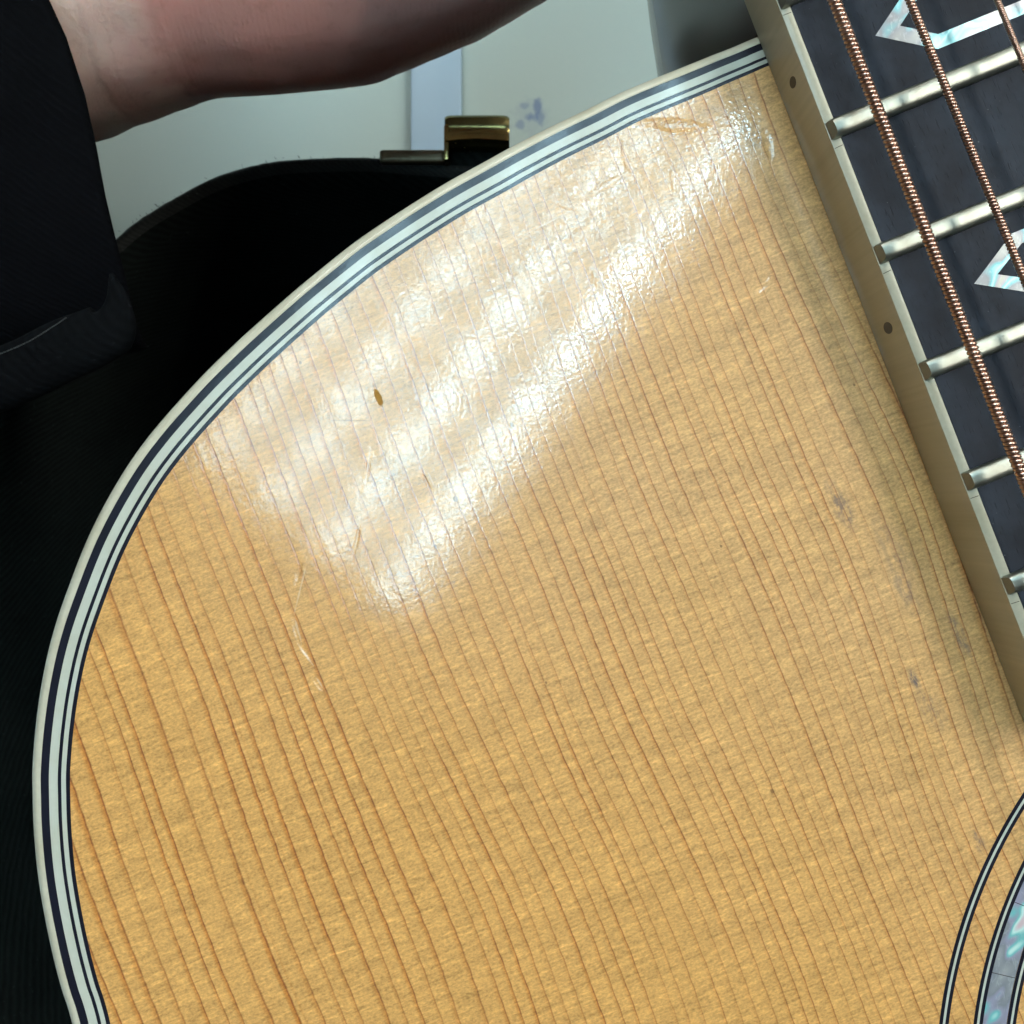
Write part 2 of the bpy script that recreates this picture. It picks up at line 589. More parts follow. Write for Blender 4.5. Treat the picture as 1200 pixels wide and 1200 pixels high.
def bench_paint():
    nt = NT('pale_bench_paint')
    P = nt.coord()
    n = nt.noise(P, 14, 4)
    n2 = nt.noise(P, 600, 3)
    col = nt.mix(n, (0.255, 0.355, 0.345), (0.285, 0.38, 0.37))
    col = nt.mix(nt.mul(nt.step(n2, .5, .8), .12), col, (0.35, 0.40, 0.38))
    # blue ink smudge
    c = unproj(622, 136, BENCH_Z)
    dx = nt.sub(nt.dot(P, (1, 0, 0)), c.x)
    dy = nt.sub(nt.dot(P, (0, 1, 0)), c.y)

    def blot(cx, cy, r, k, col, w=1.0):
        ex = nt.sub(dx, cx)
        ey = nt.mul(nt.sub(dy, cy), w)
        d = nt.math('SQRT', nt.add(nt.mul(ex, ex), nt.mul(ey, ey)))
        d = nt.add(d, nt.mul(nt.sub(nt.noise(P, 320, 3, .6), .5), r*1.6))
        return nt.mix(nt.mul(nt.step(d, r*.3, r, 1.0, 0.0), k), col, (0.045, 0.10, 0.22))
    for b in ((.0022, .0030, .0020, .75, .5), (-.0020, .0036, .0022, .4, 1.6), (.0000, -.0004, .0028, .75, 1.2),
              (-.0036, -.0030, .0020, .5, 1.0), (.0034, -.0006, .0016, .5, .5), (0, 0, .0085, .16, 1.0)):
        col = blot(b[0], b[1], b[2], b[3], col, b[4])
    return nt.set(Base_Color=col, Roughness=.55, Normal=nt.bump(nt.mul(n2, .02), .001))


def plain(name, col, rough=.5, metallic=0.0, scale=300, amt=.15):
    nt = NT(name)
    n = nt.noise(nt.coord(), scale, 3)
    c = nt.mix(n, tuple(k*(1-amt) for k in col), tuple(k*(1+amt) for k in col))
    return nt.set(Base_Color=c, Roughness=rough, Metallic=metallic)


def glow(name, strength, col=LIGHT_COL):
    nt = NT(name)
    nt.set(Base_Color=(.8, .8, .8), Emission_Color=(*col, 1), Emission_Strength=strength)
    return nt.m


BENCH_Z = -0.205
RIM_Z = -0.106
M_SPRUCE = spruce()
M_CREAM = celluloid('ivoroid_binding', (0.58, 0.57, 0.45), .26, coat=.62)
M_WHITE = celluloid('white_purfling', (0.50, 0.545, 0.475), .14, coat=.85)
M_BLACK = celluloid('black_purfling', (0.008, 0.009, 0.017), .2, coat=.6)
M_FBIND = celluloid('fingerboard_binding_cream', (0.55, 0.525, 0.395), .34, .45, .35)
M_EBONY = ebony()
M_NICKEL = metal('nickel_silver', (0.37, 0.39, 0.335), .42, .35, 4, (0.28, 0.30, 0.255))
M_NICKEL_END = metal('dull_nickel_end', (0.30, 0.34, 0.32), .45, .3, 6)
M_BRONZE = metal('phosphor_bronze_winding', (0.60, 0.405, 0.315), .30, .30, 14, (0.32, 0.19, 0.15))
M_CORE = metal('dark_string_core', (0.16, 0.07, 0.05), .5, .3, 8)
M_PLAIN = metal('plain_steel_string', (0.6, 0.6, 0.58), .25, .2, 8)
M_DOT = plain('tortoise_dot', (0.018, 0.010, 0.009), .35)
M_SEAM = plain('glue_seam', (0.06, 0.05, 0.035), .7)
M_SHELL = shell('abalone_inlay', 3.7, [(.22, (.30, .33, .32)), (.38, (.25, .28, .28)), (.47, (.19, .22, .25)), (.53, (.12, .44, .50)),
                                        (.59, (.42, .82, .84)), (.65, (.16, .48, .52)), (.74, (.36, .35, .40)), (.85, (.40, .46, .36))])
M_SHELL2 = shell('abalone_rosette', 8.3, [(.20, (.50, .46, .48)), (.36, (.30, .33, .35)), (.46, (.22, .25, .28)), (.52, (.30, .31, .42)),
                                           (.57, (.16, .52, .52)), (.62, (.58, .84, .80)), (.69, (.66, .54, .58)), (.85, (.44, .48, .44))])
M_NECK = mahogany('neck_mahogany', (0.020, 0.010, 0.008), (0.040, 0.018, 0.013))
M_ROSEWOOD = mahogany('rosewood_sides', (0.018, 0.008, 0.006), (0.045, 0.018, 0.011))
M_FELT = fabric('black_plush_lining', (0.004, 0.0052, 0.005), (0.014, 0.019, 0.0175), 8, lint=.16, sheen=.0)
M_VINYL = fabric('black_vinyl', (0.008, 0.009, 0.009), (0.024, 0.028, 0.025), 4, .7, .06, .3, .02, .15)
M_SLEEVE = fabric('black_cotton', (0.0010, 0.0012, 0.0016), (0.0030, 0.0034, 0.0044), 4.0, lint=.08, sheen=.004)
M_CUFF = fabric('black_rib_cuff', (0.0010, 0.0012, 0.0015), (0.0036, 0.0044, 0.0052), 5.0, h=.04, lint=.25, sheen=.005)
M_STITCH = plain('grey_thread', (0.018, 0.022, 0.023), .9)
M_BRASS = metal('aged_brass', (0.40, 0.33, 0.13), .24, .45, 14, (0.16, 0.13, 0.055))
M_BRASS_DULL = metal('dull_brass', (0.20, 0.18, 0.12), .45, .3, 16, (0.10, 0.09, 0.06))
M_BENCH = bench_paint()
M_STRIP = plain('pale_blue_strip', (0.25, 0.385, 0.50), .4, 0, 60, .03)
M_SKIN = skin()
M_LAMPBODY = plain('white_enamel', (0.75, 0.77, 0.76), .4)
# four tubes, strengths set apart to grade the reflected stripes
M_TUBE = [glow('lit_tube', TUBE_E*k) for k in (.55, .66, .86, 1.0)]
M_GLOW = glow('glowing_reflector', GLOW_E)
M_BATTEN = glow('lit_batten_tube', BATTEN_E, WARM_COL)
M_FAR = glow('lit_dim_tube', BATTEN_E*.40, WARM_COL)
M_FILL = glow('added_fill_tube', FILL_E, WARM_COL)

# ------------------------------------------------------------------ setting: bench top
o = mesh_obj('bench_top', *boxv(Vector((0, 0.2, BENCH_Z-.015)), Vector((1.2, 0, 0)), Vector((0, 1.0, 0)), Vector((0, 0, .015))), M_BENCH)
o['kind'] = 'structure'

# pale blue strip lying on the bench
x0 = unproj(481, 0, BENCH_Z+.004).x
x1 = unproj(541, 0, BENCH_Z+.004).x
strip = mesh_obj('pale_strip', *boxv(Vector(((x0+x1)/2, .26, BENCH_Z+.0022)), Vector(((x1-x0)/2, 0, 0)), Vector((0, .24, 0)), Vector((0, 0, .002))), M_STRIP)
bevel(strip, .0012)
strip['label'] = 'narrow pale blue strip lying on the grey bench behind the brass latch'
strip['category'] = 'strip'

# ------------------------------------------------------------------ lamps
def lamp(name, label, centre, along, aim_z, length, width, n, mat, louver, group):
    root = thing(name, label, 'ceiling lamp', centre, group)
    al = Vector((along[0], along[1], 0)).normalized()
    ac = Vector((-al.y, al.x, 0))
    zz = Vector((0, 0, 1))
    mesh_obj('lamp_housing', *boxv(centre+zz*.075, al*(length/2+.02), ac*(width/2+.02), zz*.02), M_LAMPBODY, root)
    if louver:
        mesh_obj('lamp_reflector', *boxv(centre+zz*.052, al*(length/2), ac*(width/2), zz*.002), M_GLOW, root)
    for i in range(n):
        off = (i-(n-1)/2)*width/n
        c = centre+ac*off+zz*.022
        V, F = tube([c-al*(length/2-.02), c+al*(length/2-.02)], .0135 if louver else .016, 10)
        mesh_obj('lamp_tube', V, F, mat[i] if isinstance(mat, list) else mat, root, True)
    if louver:
        m = int(length/.098)
        for i in range(m+1):
            c = centre+al*((i-m/2)*length/m)-zz*.016
            mesh_obj('louver_blade', *boxv(c, al*.009, ac*(width/2), zz*.014), M_LAMPBODY, root)
    return root


# troffer whose reflection lies across the lacquer: 0.6 x 1.2 m, 1.5 m above the guitar
LZ = 1.5
mid = unproj(556, 340)
lamp('ceiling_lamp', 'louvred four tube ceiling lamp reflected in the guitar lacquer', Vector((mid.x, mid.y, 0))*(1+LZ/CAM_H)+Vector((0, 0, LZ)),
     (-.60, -.80), 0, 1.10, .54, 4, M_TUBE, True, None)
lamp('unseen_batten', 'unseen twin tube fill lamp added beyond the headstock end of the guitar', G(20, 20) - AX*1.35 + Vector((0, 0, 1.50)), (PX.x, PX.y), 0, 1.3, .20, 2, M_FILL, False, None)  # added out of view as even fill for the soundboard
lamp('unseen_batten', 'bare triple tube lamp hanging to the right of the guitar', G(28, 40) + PX*1.20 + Vector((0, 0, 1.50)), (AX.x, AX.y), 0, 1.5, .46, 3, M_BATTEN, False, None)
lamp('unseen_batten', 'farther bare triple tube lamp beyond the first one to the right', G(28, 40) + PX*2.30 + Vector((0, 0, 1.50)), (AX.x, AX.y), 0, 2.4, .50, 3, M_FAR, False, None)

# ------------------------------------------------------------------ guitar
guitar = thing('acoustic_guitar', 'amber topped acoustic guitar with black and cream striped edge and pearl rosette', 'guitar', G(0, 250, -.104))
OUT_PX = [(887, 41), (862, 49), (835, 59.5), (810, 69.5), (735, 100), (690, 122), (645, 143.5), (600, 166.5), (570, 183), (520, 210.5), (470, 241.5),
          (425, 271.5), (400, 290), (350, 330.5), (300, 374), (262, 409), (225, 446), (175, 502.5), (137.5, 555), (100, 624),
          (70, 700), (54, 750), (43, 800), (35.8, 850), (31.8, 900), (31.8, 935), (33.2, 975), (37.6, 1025), (45.5, 1075),
          (56, 1125), (66.5, 1165), (77.5, 1200)]
WID_PX = [41, 41, 42, 43, 44, 45, 45.5, 46.5, 47, 47.3, 47.6, 48, 48, 48.3, 49, 49.6, 50, 50.3, 50.5, 50.5, 50.5] + [50.5]*11
left = []
for p in OUT_PX:
    left.append(Vector((*toG(unproj(*p)), 0)))
left[0] = Vector((-24.5, left[0].y-.25, 0))
tail = [(-153.3, 92), (-151, 112), (-147, 135), (-144, 160), (-145, 185), (-152, 215), (-168, 258), (-186, 305), (-196, 350),
        (-198, 390), (-190, 430), (-168, 468), (-130, 492), (-75, 505), (0, 508)]
half = [Vector((0, left[0].y+.2, 0))] + left + [Vector((a, b, 0)) for a, b in tail]
wid = [41] + WID_PX + [50.5]*len(tail)
full = half + [Vector((-p.x, p.y, 0)) for p in reversed(half[1:-1])]
fw = wid + list(reversed(wid[1:-1]))
N_SUB = 8
dense = catmull(full, N_SUB, True)
dw = []
for i in range(len(full)):
    a, b = fw[i], fw[(i+1) % len(full)]
    dw += [a+(b-a)*k/N_SUB for k in range(N_SUB)]
nrm = []
nd = len(dense)
for i in range(nd):
    t = dense[(i+1) % nd]-dense[i-1]
    t.normalize()
    n = Vector((-t.y, t.x, 0))
    if n.dot(Vector((0, 260, 0))-dense[i]) < 0:
        n = -n
    nrm.append(n)
for _ in range(3):
    nrm = [((nrm[i-1]+nrm[i]*2+nrm[(i+1) % nd])).normalized() for i in range(nd)]


def ring_at(f, z, inset=0.0):
    out = []
    for p, n, w_ in zip(dense, nrm, dw):
        q = p + n*(f*w_*K0*1e3 + inset)
        out.append(G(q.x, q.y, z))
    return out


def strip_ring(name, prof, mat, label=None):
    rings = [ring_at(f, z) for f, z in prof]
    m = len(rings[0])
    V = [v for r in rings for v in r]
    F = []
    L = len(rings)
    for i in range(L):
        j = (i+1) % L
        for k in range(m):
            F.append((i*m+k, i*m+(k+1) % m, j*m+(k+1) % m, j*m+k))
    o = mesh_obj(name, V, F, mat, guitar, label=label)
    auto_smooth(o, 40)
    return o


FR = [0.0, .318, .508, .715, .795, .905, 1.0]
g_ = .0018
strip_ring('edge_binding', [(.0, -.0062), (.0, -.0018), (.014, -.00125), (.04, -.00082)] + [(f, -.00082*(1-(f-.04)/.27)**2.4) for f in (.075, .11, .15, .19, .23, .27)] + [(FR[1]-g_, 0), (FR[1]-g_, -.0062)], M_CREAM,
           'cream outer binding with a rounded edge')
for i, mt in ((1, M_BLACK), (2, M_WHITE), (3, M_BLACK), (4, M_WHITE), (5, M_BLACK)):
    dz = (-.00002, .00001, -.00001, .00001, -.00002)[i-1]
    strip_ring('purfling', [(FR[i]+g_, -.003), (FR[i]+g_, dz), (FR[i+1]-g_, dz), (FR[i+1]-g_, -.003)], mt,
               ('black' if mt is M_BLACK else 'white') + (' purfling line, wide' if i in (1, 2) else ' purfling line, thin'))

# soundboard with its sound hole
inner = ring_at(1.0, 0, .004)
RC = unproj(1724.8, 1273.6)
hole = [RC + Vector((math.cos(q)*.0508, math.sin(q)*.0508, 0)) for q in [2*math.pi*k/96 for k in range(96)]]
bm = bmesh.new()
es = []
for loop in (inner, hole):
    vs = [bm.verts.new(v) for v in loop]
    es += [bm.edges.new((vs[i], vs[(i+1) % len(vs)])) for i in range(len(vs))]
bmesh.ops.triangle_fill(bm, edges=es, use_beauty=True)
r_ = bmesh.ops.extrude_face_region(bm, geom=list(bm.faces))
for v in r_['geom']:
    if isinstance(v, bmesh.types.BMVert):
        v.co.z -= .003
bmesh.ops.recalc_face_normals(bm, faces=bm.faces)
me = bpy.data.meshes.new('soundboard')
bm.to_mesh(me)
bm.free()
link('soundboard', me, M_SPRUCE, guitar)

# sides and back
V, F = loft([ring_at(.02, -.0063), ring_at(.02, -.098)], cap=False)
mesh_obj('body_side', V, F, M_ROSEWOOD, guitar, True)
V, F = prism(ring_at(.0, 0), -.102, -.0982)
mesh_obj('back_plate', V, F, M_ROSEWOOD, guitar)


# rosette
def annulus(name, r0, r1, z, mat, a0=0, a1=2*math.pi, n=260, label=None, th=.0004, parent=None):
    V, F = [], []
    closed = a1-a0 > 6.28
    m = n if closed else n+1
    for r, zz in ((r0, z-th), (r0, z), (r1, z), (r1, z-th)):
        for k in range(m):
            q = a0+(a1-a0)*k/n
            V.append(RC+Vector((math.cos(q)*r*K0, math.sin(q)*r*K0, zz)))
    for i in range(3):
        for k in range(m if closed else n):
            F.append((i*m+k, i*m+(k+1) % m, (i+1)*m+(k+1) % m, (i+1)*m+k))
    return mesh_obj(name, V, F, mat, parent or guitar, label=label)


ros = bpy.data.objects.new('rosette', None)
C.objects.link(ros)
ros.parent = guitar
ros.location = RC - guitar.location
for (ro, ri) in ((628.6, 617.6), (588.8, 578.2), (549.9, 539.4)):
    w_ = ro-ri
    annulus('rosette_line', ri, ri+w_*.37, .00003, M_BLACK, parent=ros, label='black inner line of a rosette ring')
    annulus('rosette_line', ri+w_*.375, ri+w_*.625, .00004, M_WHITE, parent=ros, label='white middle line of a rosette ring')
    annulus('rosette_line', ri+w_*.63, ro, .00003, M_BLACK, parent=ros, label='black outer line of a rosette ring')
# abalone pieces between the second and third ring
cuts = [R(a) for a in (130, 139, 148.5, 158.0, 166.6, 176.0, 184.0, 193, 203)]
for a, b in zip(cuts[:-1], cuts[1:]):
    annulus('shell_piece', 550.4, 577.8, .00002, M_SHELL2, a+.0007, b-.0007, 10, parent=ros)
annulus('shell_bed', 550.1, 578.0, .00001, M_DOT, parent=ros)

# ---- fingerboard
EDGE_A = toG(unproj(912.7, 8.7, FB))
EDGE_B = toG(unproj(1200, 750, FB))
e_sl = (EDGE_B[0]-EDGE_A[0])/(EDGE_B[1]-EDGE_A[1])


def edge_s(t):
    return EDGE_A[0] + (t-EDGE_A[1])*e_sl


def xn(n):
    return 645*(1-2**(-n/12))


def fret_t(n):
    return xn(n)-xn(14)-.45


T0, T1 = -175.0, 91.0
BW = 1.3                            # binding thickness
fb = mesh_obj('fingerboard', *prism([G(edge_s(T0)+BW+.01, T0), G(-edge_s(T0)-BW, T0), G(-edge_s(T1)-BW, T1), G(edge_s(T1)+BW+.01, T1)], .00005, FB), M_EBONY, guitar)
for sgn in (1, -1):
    P4 = [G(sgn*edge_s(T0), T0), G(sgn*(edge_s(T0)+BW), T0), G(sgn*(edge_s(T1)+BW), T1), G(sgn*edge_s(T1), T1)]
    ob = mesh_obj('fingerboard_binding', *prism(P4, .00002, FB+.00002), M_FBIND, fb, label='cream binding along the bass side of the fingerboard' if sgn == 1 else None)
    bevel(ob, .00022, 2)
# hairline seams in the binding beside the fret ends
for n in (14, 15, 18, 16, 19):
    t = fret_t(n)+2.0+.25*math.sin(n*2.1)
    c = G(edge_s(t)+.62, t, FB+.00002)
    mesh_obj('binding_seam', *boxv(c, PX*.00050+AX*.00004*math.cos(n), AX*.00004, Vector((0, 0, .00001))), M_SEAM, fb)


def make_fret(n):
    t = fret_t(n)
    e0 = edge_s(t)+.12
    e1 = -e0
    wv = 1.12
    prof = [(-wv, 0.00), (-wv, .45), (-1.0, .80), (-.78, .95), (-.3, 1.0), (.3, 1.0), (.66, .96), (.92, .72), (wv, .30), (wv, 0.0)]
    rings = []
    for s_end, sg in ((e0, 1), (None, 0), (e1, -1)):
        if s_end is None:
            for q in np.linspace(e0+2, e1-2, 14):
                rings.append([G(q, t+a, FB+b*1e-3+.00002) for a, b in prof])
        elif sg == 1:
            rings.append([G(s_end+b*.55, t+a*.90, FB+b*1e-3+.00002) for a, b in prof])
            rings.append([G(s_end+b*.62+.18, t+a, FB+b*1e-3+.00002) for a, b in prof])
        else:
            rings.append([G(s_end-b*.62-.18, t+a, FB+b*1e-3+.00002) for a, b in prof])
            rings.append([G(s_end-b*.55, t+a*.90, FB+b*1e-3+.00002) for a, b in prof])
    V, F = loft(rings)
    o = mesh_obj('fret', V, F, M_NICKEL, fb)
    o.data.materials.append(M_NICKEL_END)
    auto_smooth(o, 38)
    return o


for n in range(9, 21):
    make_fret(n)


# side position dots
for (px, py, rr) in ((922.5, 97.5, .00062), (1037.5, 385.5, .00072)):
    s, t = toG(unproj(px, py, FB*.62))
    c = G(edge_s(t), t, FB*.56)
    nrm_e = (PX*-1.0 + AX*(e_sl)).normalized()
    tt = nrm_e.cross(Vector((0, 0, 1))).normalized()
    ringA = [c + tt*(rr*math.cos(q)) + Vector((0, 0, rr*1.5*math.sin(q))) + nrm_e*.00003 for q in [2*math.pi*k/24 for k in range(24)]]
    ringB = [v-nrm_e*.0008 for v in ringA]
    V, F = loft([ringB, ringA])
    mesh_obj('side_dot', V, F, M_DOT, fb)


# hexagon outline inlays of shell
def hex_inlay(tm, L, Lc, H, w, wz):
    out = [(-L, 0), (-Lc, H), (Lc, H), (L, 0), (Lc, -H), (-Lc, -H)]
    inn = [(-(L-w*1.95), 0), (-(Lc-w*.42), H-w), (Lc-w*.42, H-w), (L-w*1.95, 0), (Lc-w*.42, -(H-w)), (-(Lc-w*.42), -(H-w))]
    V, F = [], []
    for i in range(6):
        j = (i+1) % 6
        b = len(V)
        for zz in (FB-.0004, wz):
            for q in (out[i], out[j], inn[j], inn[i]):
                V.append(G(q[0], tm+q[1], zz))
        F += [(b, b+1, b+2, b+3), (b+4, b+5, b+6, b+7)] + [(b+k, b+(k+1) % 4, b+4+(k+1) % 4, b+4+k) for k in range(4)]
    return mesh_obj('position_inlay', V, F, M_SHELL, fb, label='hexagon outline inlay of iridescent shell')


kf = K0*(CAM_H-FB)/CAM_H*1e3
hex_inlay((fret_t(14)+fret_t(15))/2-.15, 179*kf, 117*kf, 42*kf, 16*kf, FB+.00002)
hex_inlay((fret_t(16)+fret_t(17))/2+.05, 181*kf, 118*kf, 38*kf, 15*kf, FB+.00002)

# ---- neck and heel: sections along the neck
rings = []
for t, depth, wb in ((-175, 21, 17), (-120, 22, 17), (-80, 23.5, 17.5), (-62, 26, 18), (-50, 33, 20.5), (-44, 40, 22), (-38, 48, 24), (-32, 56, 26), (-26, 64, 27), (-20, 72, 27), (-14, 80, 26.5), (-7, 89, 26), (-1.2, 97, 25)):
    top = -edge_s(t)-.25
    ring = []
    for k in range(33):
        q = math.pi*k/32
        c_, s_ = math.cos(q), math.sin(q)
        # superellipse that narrows as it deepens
        dz = abs(s_)**.72*depth
        lim = top + (wb-top)*min(1, (dz/depth))**1.4*(.9 if depth > 30 else .3)
        ss = math.copysign(abs(c_)**(.62), c_)*lim
        ring.append(G(ss, t, -.0000-dz*1e-3))
    rings.append(ring)
V, F = loft(rings)
neck = mesh_obj('neck', V, F, M_NECK, guitar)
auto_smooth(neck, 50)

# ---- strings
STR_Z = FB+.0046


def string(p0, p1, rad, pitch, core_r, wrapped=True, vis=(0, 1)):
    a = unproj(*p0, STR_Z)
    b = unproj(*p1, STR_Z)
    d = (b-a).normalized()
    A = a-d*.115
    B = b+d*.125
    n = 24
    path = [A+(B-A)*(k/n) for k in range(n+1)]
    V, F = tube(path, core_r, 10)
    st = mesh_obj('string', V, F, M_CORE if wrapped else M_PLAIN, guitar, True)
    if wrapped:
        a2 = a-d*.035
        L = (b-a).length+.065
        turns = int(L/pitch)
        sides = 14
        up = Vector((0, 0, 1))
        ea = d.cross(up).normalized()
        eb = ea.cross(d).normalized()
        wr = pitch*.54
        rr = rad-wr*.80
        V, F = [], []
        N = turns*sides
        for i in range(N+1):
            q = 2*math.pi*i/sides
            er = ea*math.cos(q)+eb*math.sin(q)
            c = a2 + d*(pitch*i/sides) + er*rr
            for k in range(6):
                h = 2*math.pi*k/6+.5
                V.append(c + er*(wr*.95*math.cos(h)) + d*(wr*math.sin(h)))
        for i in range(N):
            for k in range(6):
                F.append((i*6+k, i*6+(k+1) % 6, (i+1)*6+(k+1) % 6, (i+1)*6+k))
        mesh_obj('string_winding', V, F, M_BRONZE, st, True)
        # plain tube for the rest of the winding beyond the close-up
    return st


string((977.5, 0), (1200, 563), .00066, .00051, .00042)
string((1066, 0), (1199.5, 325), .00046, .00040, .00027)
string((1168.5, 0), (1199.5, 75), .00033, .00024, .00021)
string((1268, 0), (1313, 105), .00026, .0002, .0002, True)

# ------------------------------------------------------------------ guitar case
case = thing('guitar_case', 'open black guitar case with frayed rim under the guitar', 'guitar case', unproj(300, 700, BENCH_Z))
rim_px = [(690, 215), (610, 196), (520, 189.5), (470, 185.5), (420, 182.5), (340, 185), (300, 191), (250, 206), (205, 229), (165, 253), (135, 277),
          (85, 325), (20, 400), (-50, 520), (-100, 680), (-120, 850), (-100, 1050), (-40, 1250), (60, 1450), (300, 1620), (620, 1680), (950, 1560),
          (1080, 1300), (1060, 1000), (960, 700), (860, 420), (780, 280)]
rim = catmull([unproj(*p, RIM_Z) for p in rim_px], 6, True)
nr = len(rim)
cen = sum(rim, Vector())/nr
inw = []
for i in range(nr):
    t = (rim[(i+1) % nr]-rim[i-1]).normalized()
    n = Vector((-t.y, t.x, 0))
    if n.dot(cen-rim[i]) < 0:
        n = -n
    inw.append(n)


def case_ring(off, z, jit=0):
    return [Vector((p.x, p.y, 0))+n*off+Vector((0, 0, z + (random.uniform(-jit, jit) if jit else 0))) for p, n in zip(rim, inw)]


V, F = loft([case_ring(.0035, RIM_Z-.001), case_ring(.0022, RIM_Z+.0002, .0002), case_ring(.001, RIM_Z, .0002), case_ring(0, RIM_Z-.0012, .0002), case_ring(0, RIM_Z-.02), case_ring(.001, BENCH_Z+.001)], cap=False)
mesh_obj('case_shell', V, F, M_VINYL, case, True)
V, F = loft([case_ring(.0036, RIM_Z-.0006), case_ring(.006, RIM_Z-.004), case_ring(.009, BENCH_Z+.012), case_ring(.03, BENCH_Z+.005)], cap=False)
F.append(tuple(range(3*nr, 4*nr)))
mesh_obj('case_lining', V, F, M_FELT, case, True)
# frayed threads along the rim
fV, fF = [], []
for k in range(60):
    i = random.randint(2*6, 10*6)
    p = rim[i] + inw[i]*random.uniform(-.0002, .002)
    d = (-inw[i]*random.uniform(.2, 1.0)+Vector((random.uniform(-1, 1), random.uniform(-.4, .6), random.uniform(0, .6)))).normalized()
    L = random.uniform(.0003, .0008) * (2.5 if random.random() < .06 else 1)
    v, f = tube([p, p+d*L*.5+Vector((0, 0, .0002)), p+d*L], [.00006, .00005, .00002], 4)
    fF += [tuple(a+len(fV) for a in q) for q in f]
    fV += v
o = mesh_obj('frayed_threads', fV, fF, M_VINYL, case)
o['kind'] = 'stuff'


# brass draw latch on the rim: bent tongue with a rolled hook, over a base plate
def latch():
    z = RIM_Z+.004
    c0 = unproj(521, 0, z).x
    c1 = unproj(597, 0, z).x

    def Y(py):
        return unproj(0, py, z).y
    w0, w1 = c0, c1
    # rolled hook: profile in (y, z) swept along x
    prof = [(Y(170), z-.006), (Y(168), z-.0015), (Y(163), z+.0004), (Y(156), z+.0001), (Y(150), z-.0006), (Y(145), z-.0002), (Y(139), z+.0006), (Y(135.5), z+.0002), (Y(134), z-.0014),
            (Y(135.5), z-.0032), (Y(140), z-.004), (Y(152), z-.0038), (Y(166), z-.0075)]
    rings = []
    xs = [w0, w0+.0004, w0+.0012, w0+.003, (w0+w1)/2, w1-.003, w1-.0012, w1-.0004, w1]
    cy = (Y(152))
    for i, xx in enumerate(xs):
        e = min(i, len(xs)-1-i)
        k = (.86, .94, .985, 1, 1)[e]
        bow = .0006*((xx-(w0+w1)/2)/((w1-w0)/2))**2
        rings.append([Vector((xx, cy+(a-cy)*k + (-bow if 0 < j < 4 else 0), z-.002+(b-z+.002)*k)) for j, (a, b) in enumerate(prof)])
    V, F = loft(rings)
    hook = mesh_obj('latch', V, F, M_BRASS, case, label='shiny brass hook of the case latch')
    auto_smooth(hook, 50)
    # stem down to the case
    st = mesh_obj('latch_stem', *boxv(Vector(((w0+w1)/2+.0004, Y(182), z-.010)), Vector(((w1-w0)/2-.0002, 0, 0)), Vector((0, .0034, 0)), Vector((0, 0, .0055))), M_FELT, hook)
    bevel(st, .0008)
    # left edge strap of the hook
    sp = mesh_obj('latch_arm', *boxv(Vector((w0+.0004, Y(166), z-.0025)), Vector((.0006, 0, 0)), Vector((0, .0042, 0)), Vector((0, 0, .0024))), M_BRASS, hook)
    bevel(sp, .0004)
    # base plate on the rim, left of the hook
    a0 = unproj(445, 0, RIM_Z+.001).x
    bp = mesh_obj('latch_plate', *boxv(Vector(((a0+w0)/2, unproj(0, 186, RIM_Z).y, RIM_Z-.0010)), Vector(((w0-a0)/2, 0, 0)), Vector((0, .0016, 0)), Vector((0, 0, .0030))), M_BRASS_DULL, case, label='dull brass base plate of the latch')
    bevel(bp, .0010, 3)


latch()

# ------------------------------------------------------------------ person: forearm and hand, with a dark sleeve
HZ = -.062


def hp(px, py, z=HZ):
    return unproj(px, py, z)


person = thing('person', 'person in black long sleeve reaching an open hand beside the guitar', 'person', hp(-200, 60))
caps = []


def chain(pts):
    for (a, ra), (b, rb) in zip(pts[:-1], pts[1:]):
        caps.append((Vector(a), ra, Vector(b), rb))


kz = K0*(CAM_H-HZ)/CAM_H


def pt(px, py, dz=0.0):
    v = hp(px, py)
    return Vector((v.x, v.y, HZ+dz))


def mm(v):
    return v*.001


# forearm and wrist (two parallel bones' worth of width)
chain([(pt(-420, 60), mm(33)), (pt(-150, 30), mm(31)), (pt(60, 10), mm(25)), (pt(160, -20), mm(23))])
chain([(pt(-150, -70), mm(30)), (pt(60, -110), mm(22)), (pt(160, -120), mm(21))])
# heel of the palm along the little-finger side, and the thumb side
chain([(pt(120, 8), mm(22)), (pt(210, -14), mm(20.5)), (pt(290, -24), mm(21.5)), (pt(400, -32), mm(21)), (pt(520, -68), mm(19)), (pt(600, -100), mm(17))])
chain([(pt(160, -100), mm(21)), (pt(300, -120), mm(19)), (pt(480, -150), mm(16))])
chain([(pt(160, -150), mm(20)), (pt(260, -230), mm(21)), (pt(380, -290, .004), mm(17))])
chain([(pt(300, -190), mm(17)), (pt(480, -260), mm(14))])
chain([(pt(400, -60), mm(17)), (pt(480, -260), mm(14))])
# fingers: little, ring, middle, index, curling up out of the picture
for base, dirs, r0, segs in ((pt(590, -100), (.80, .55), 13.0, (32, 22, 17)), (pt(560, -160), (.86, .46), 9.8, (38, 26, 19)),
                             (pt(510, -205), (.9, .40), 10.0, (42, 29, 20)), (pt(495, -265), (.93, .32), 9.6, (38, 25, 19))):
    p = base
    ang = math.atan2(dirs[1], dirs[0])
    zt = 0.0
    cur = [(p, mm(r0+1.0))]
    for j, L in enumerate(segs):
        ang += R(16)
        zt += R(9)
        p = p + Vector((math.cos(ang)*math.cos(zt), math.sin(ang)*math.cos(zt), math.sin(zt)))*mm(L)
        cur.append((p, mm(r0*(.95, .86, .74)[j])))
    chain(cur)
# thumb from the side of the palm
tb = pt(330, -285, .006)
chain([(tb, mm(14)), (tb+Vector((.026, .026, .012)), mm(11)), (tb+Vector((.050, .040, .017)), mm(9.5)), (tb+Vector((.072, .046, .018)), mm(8))])


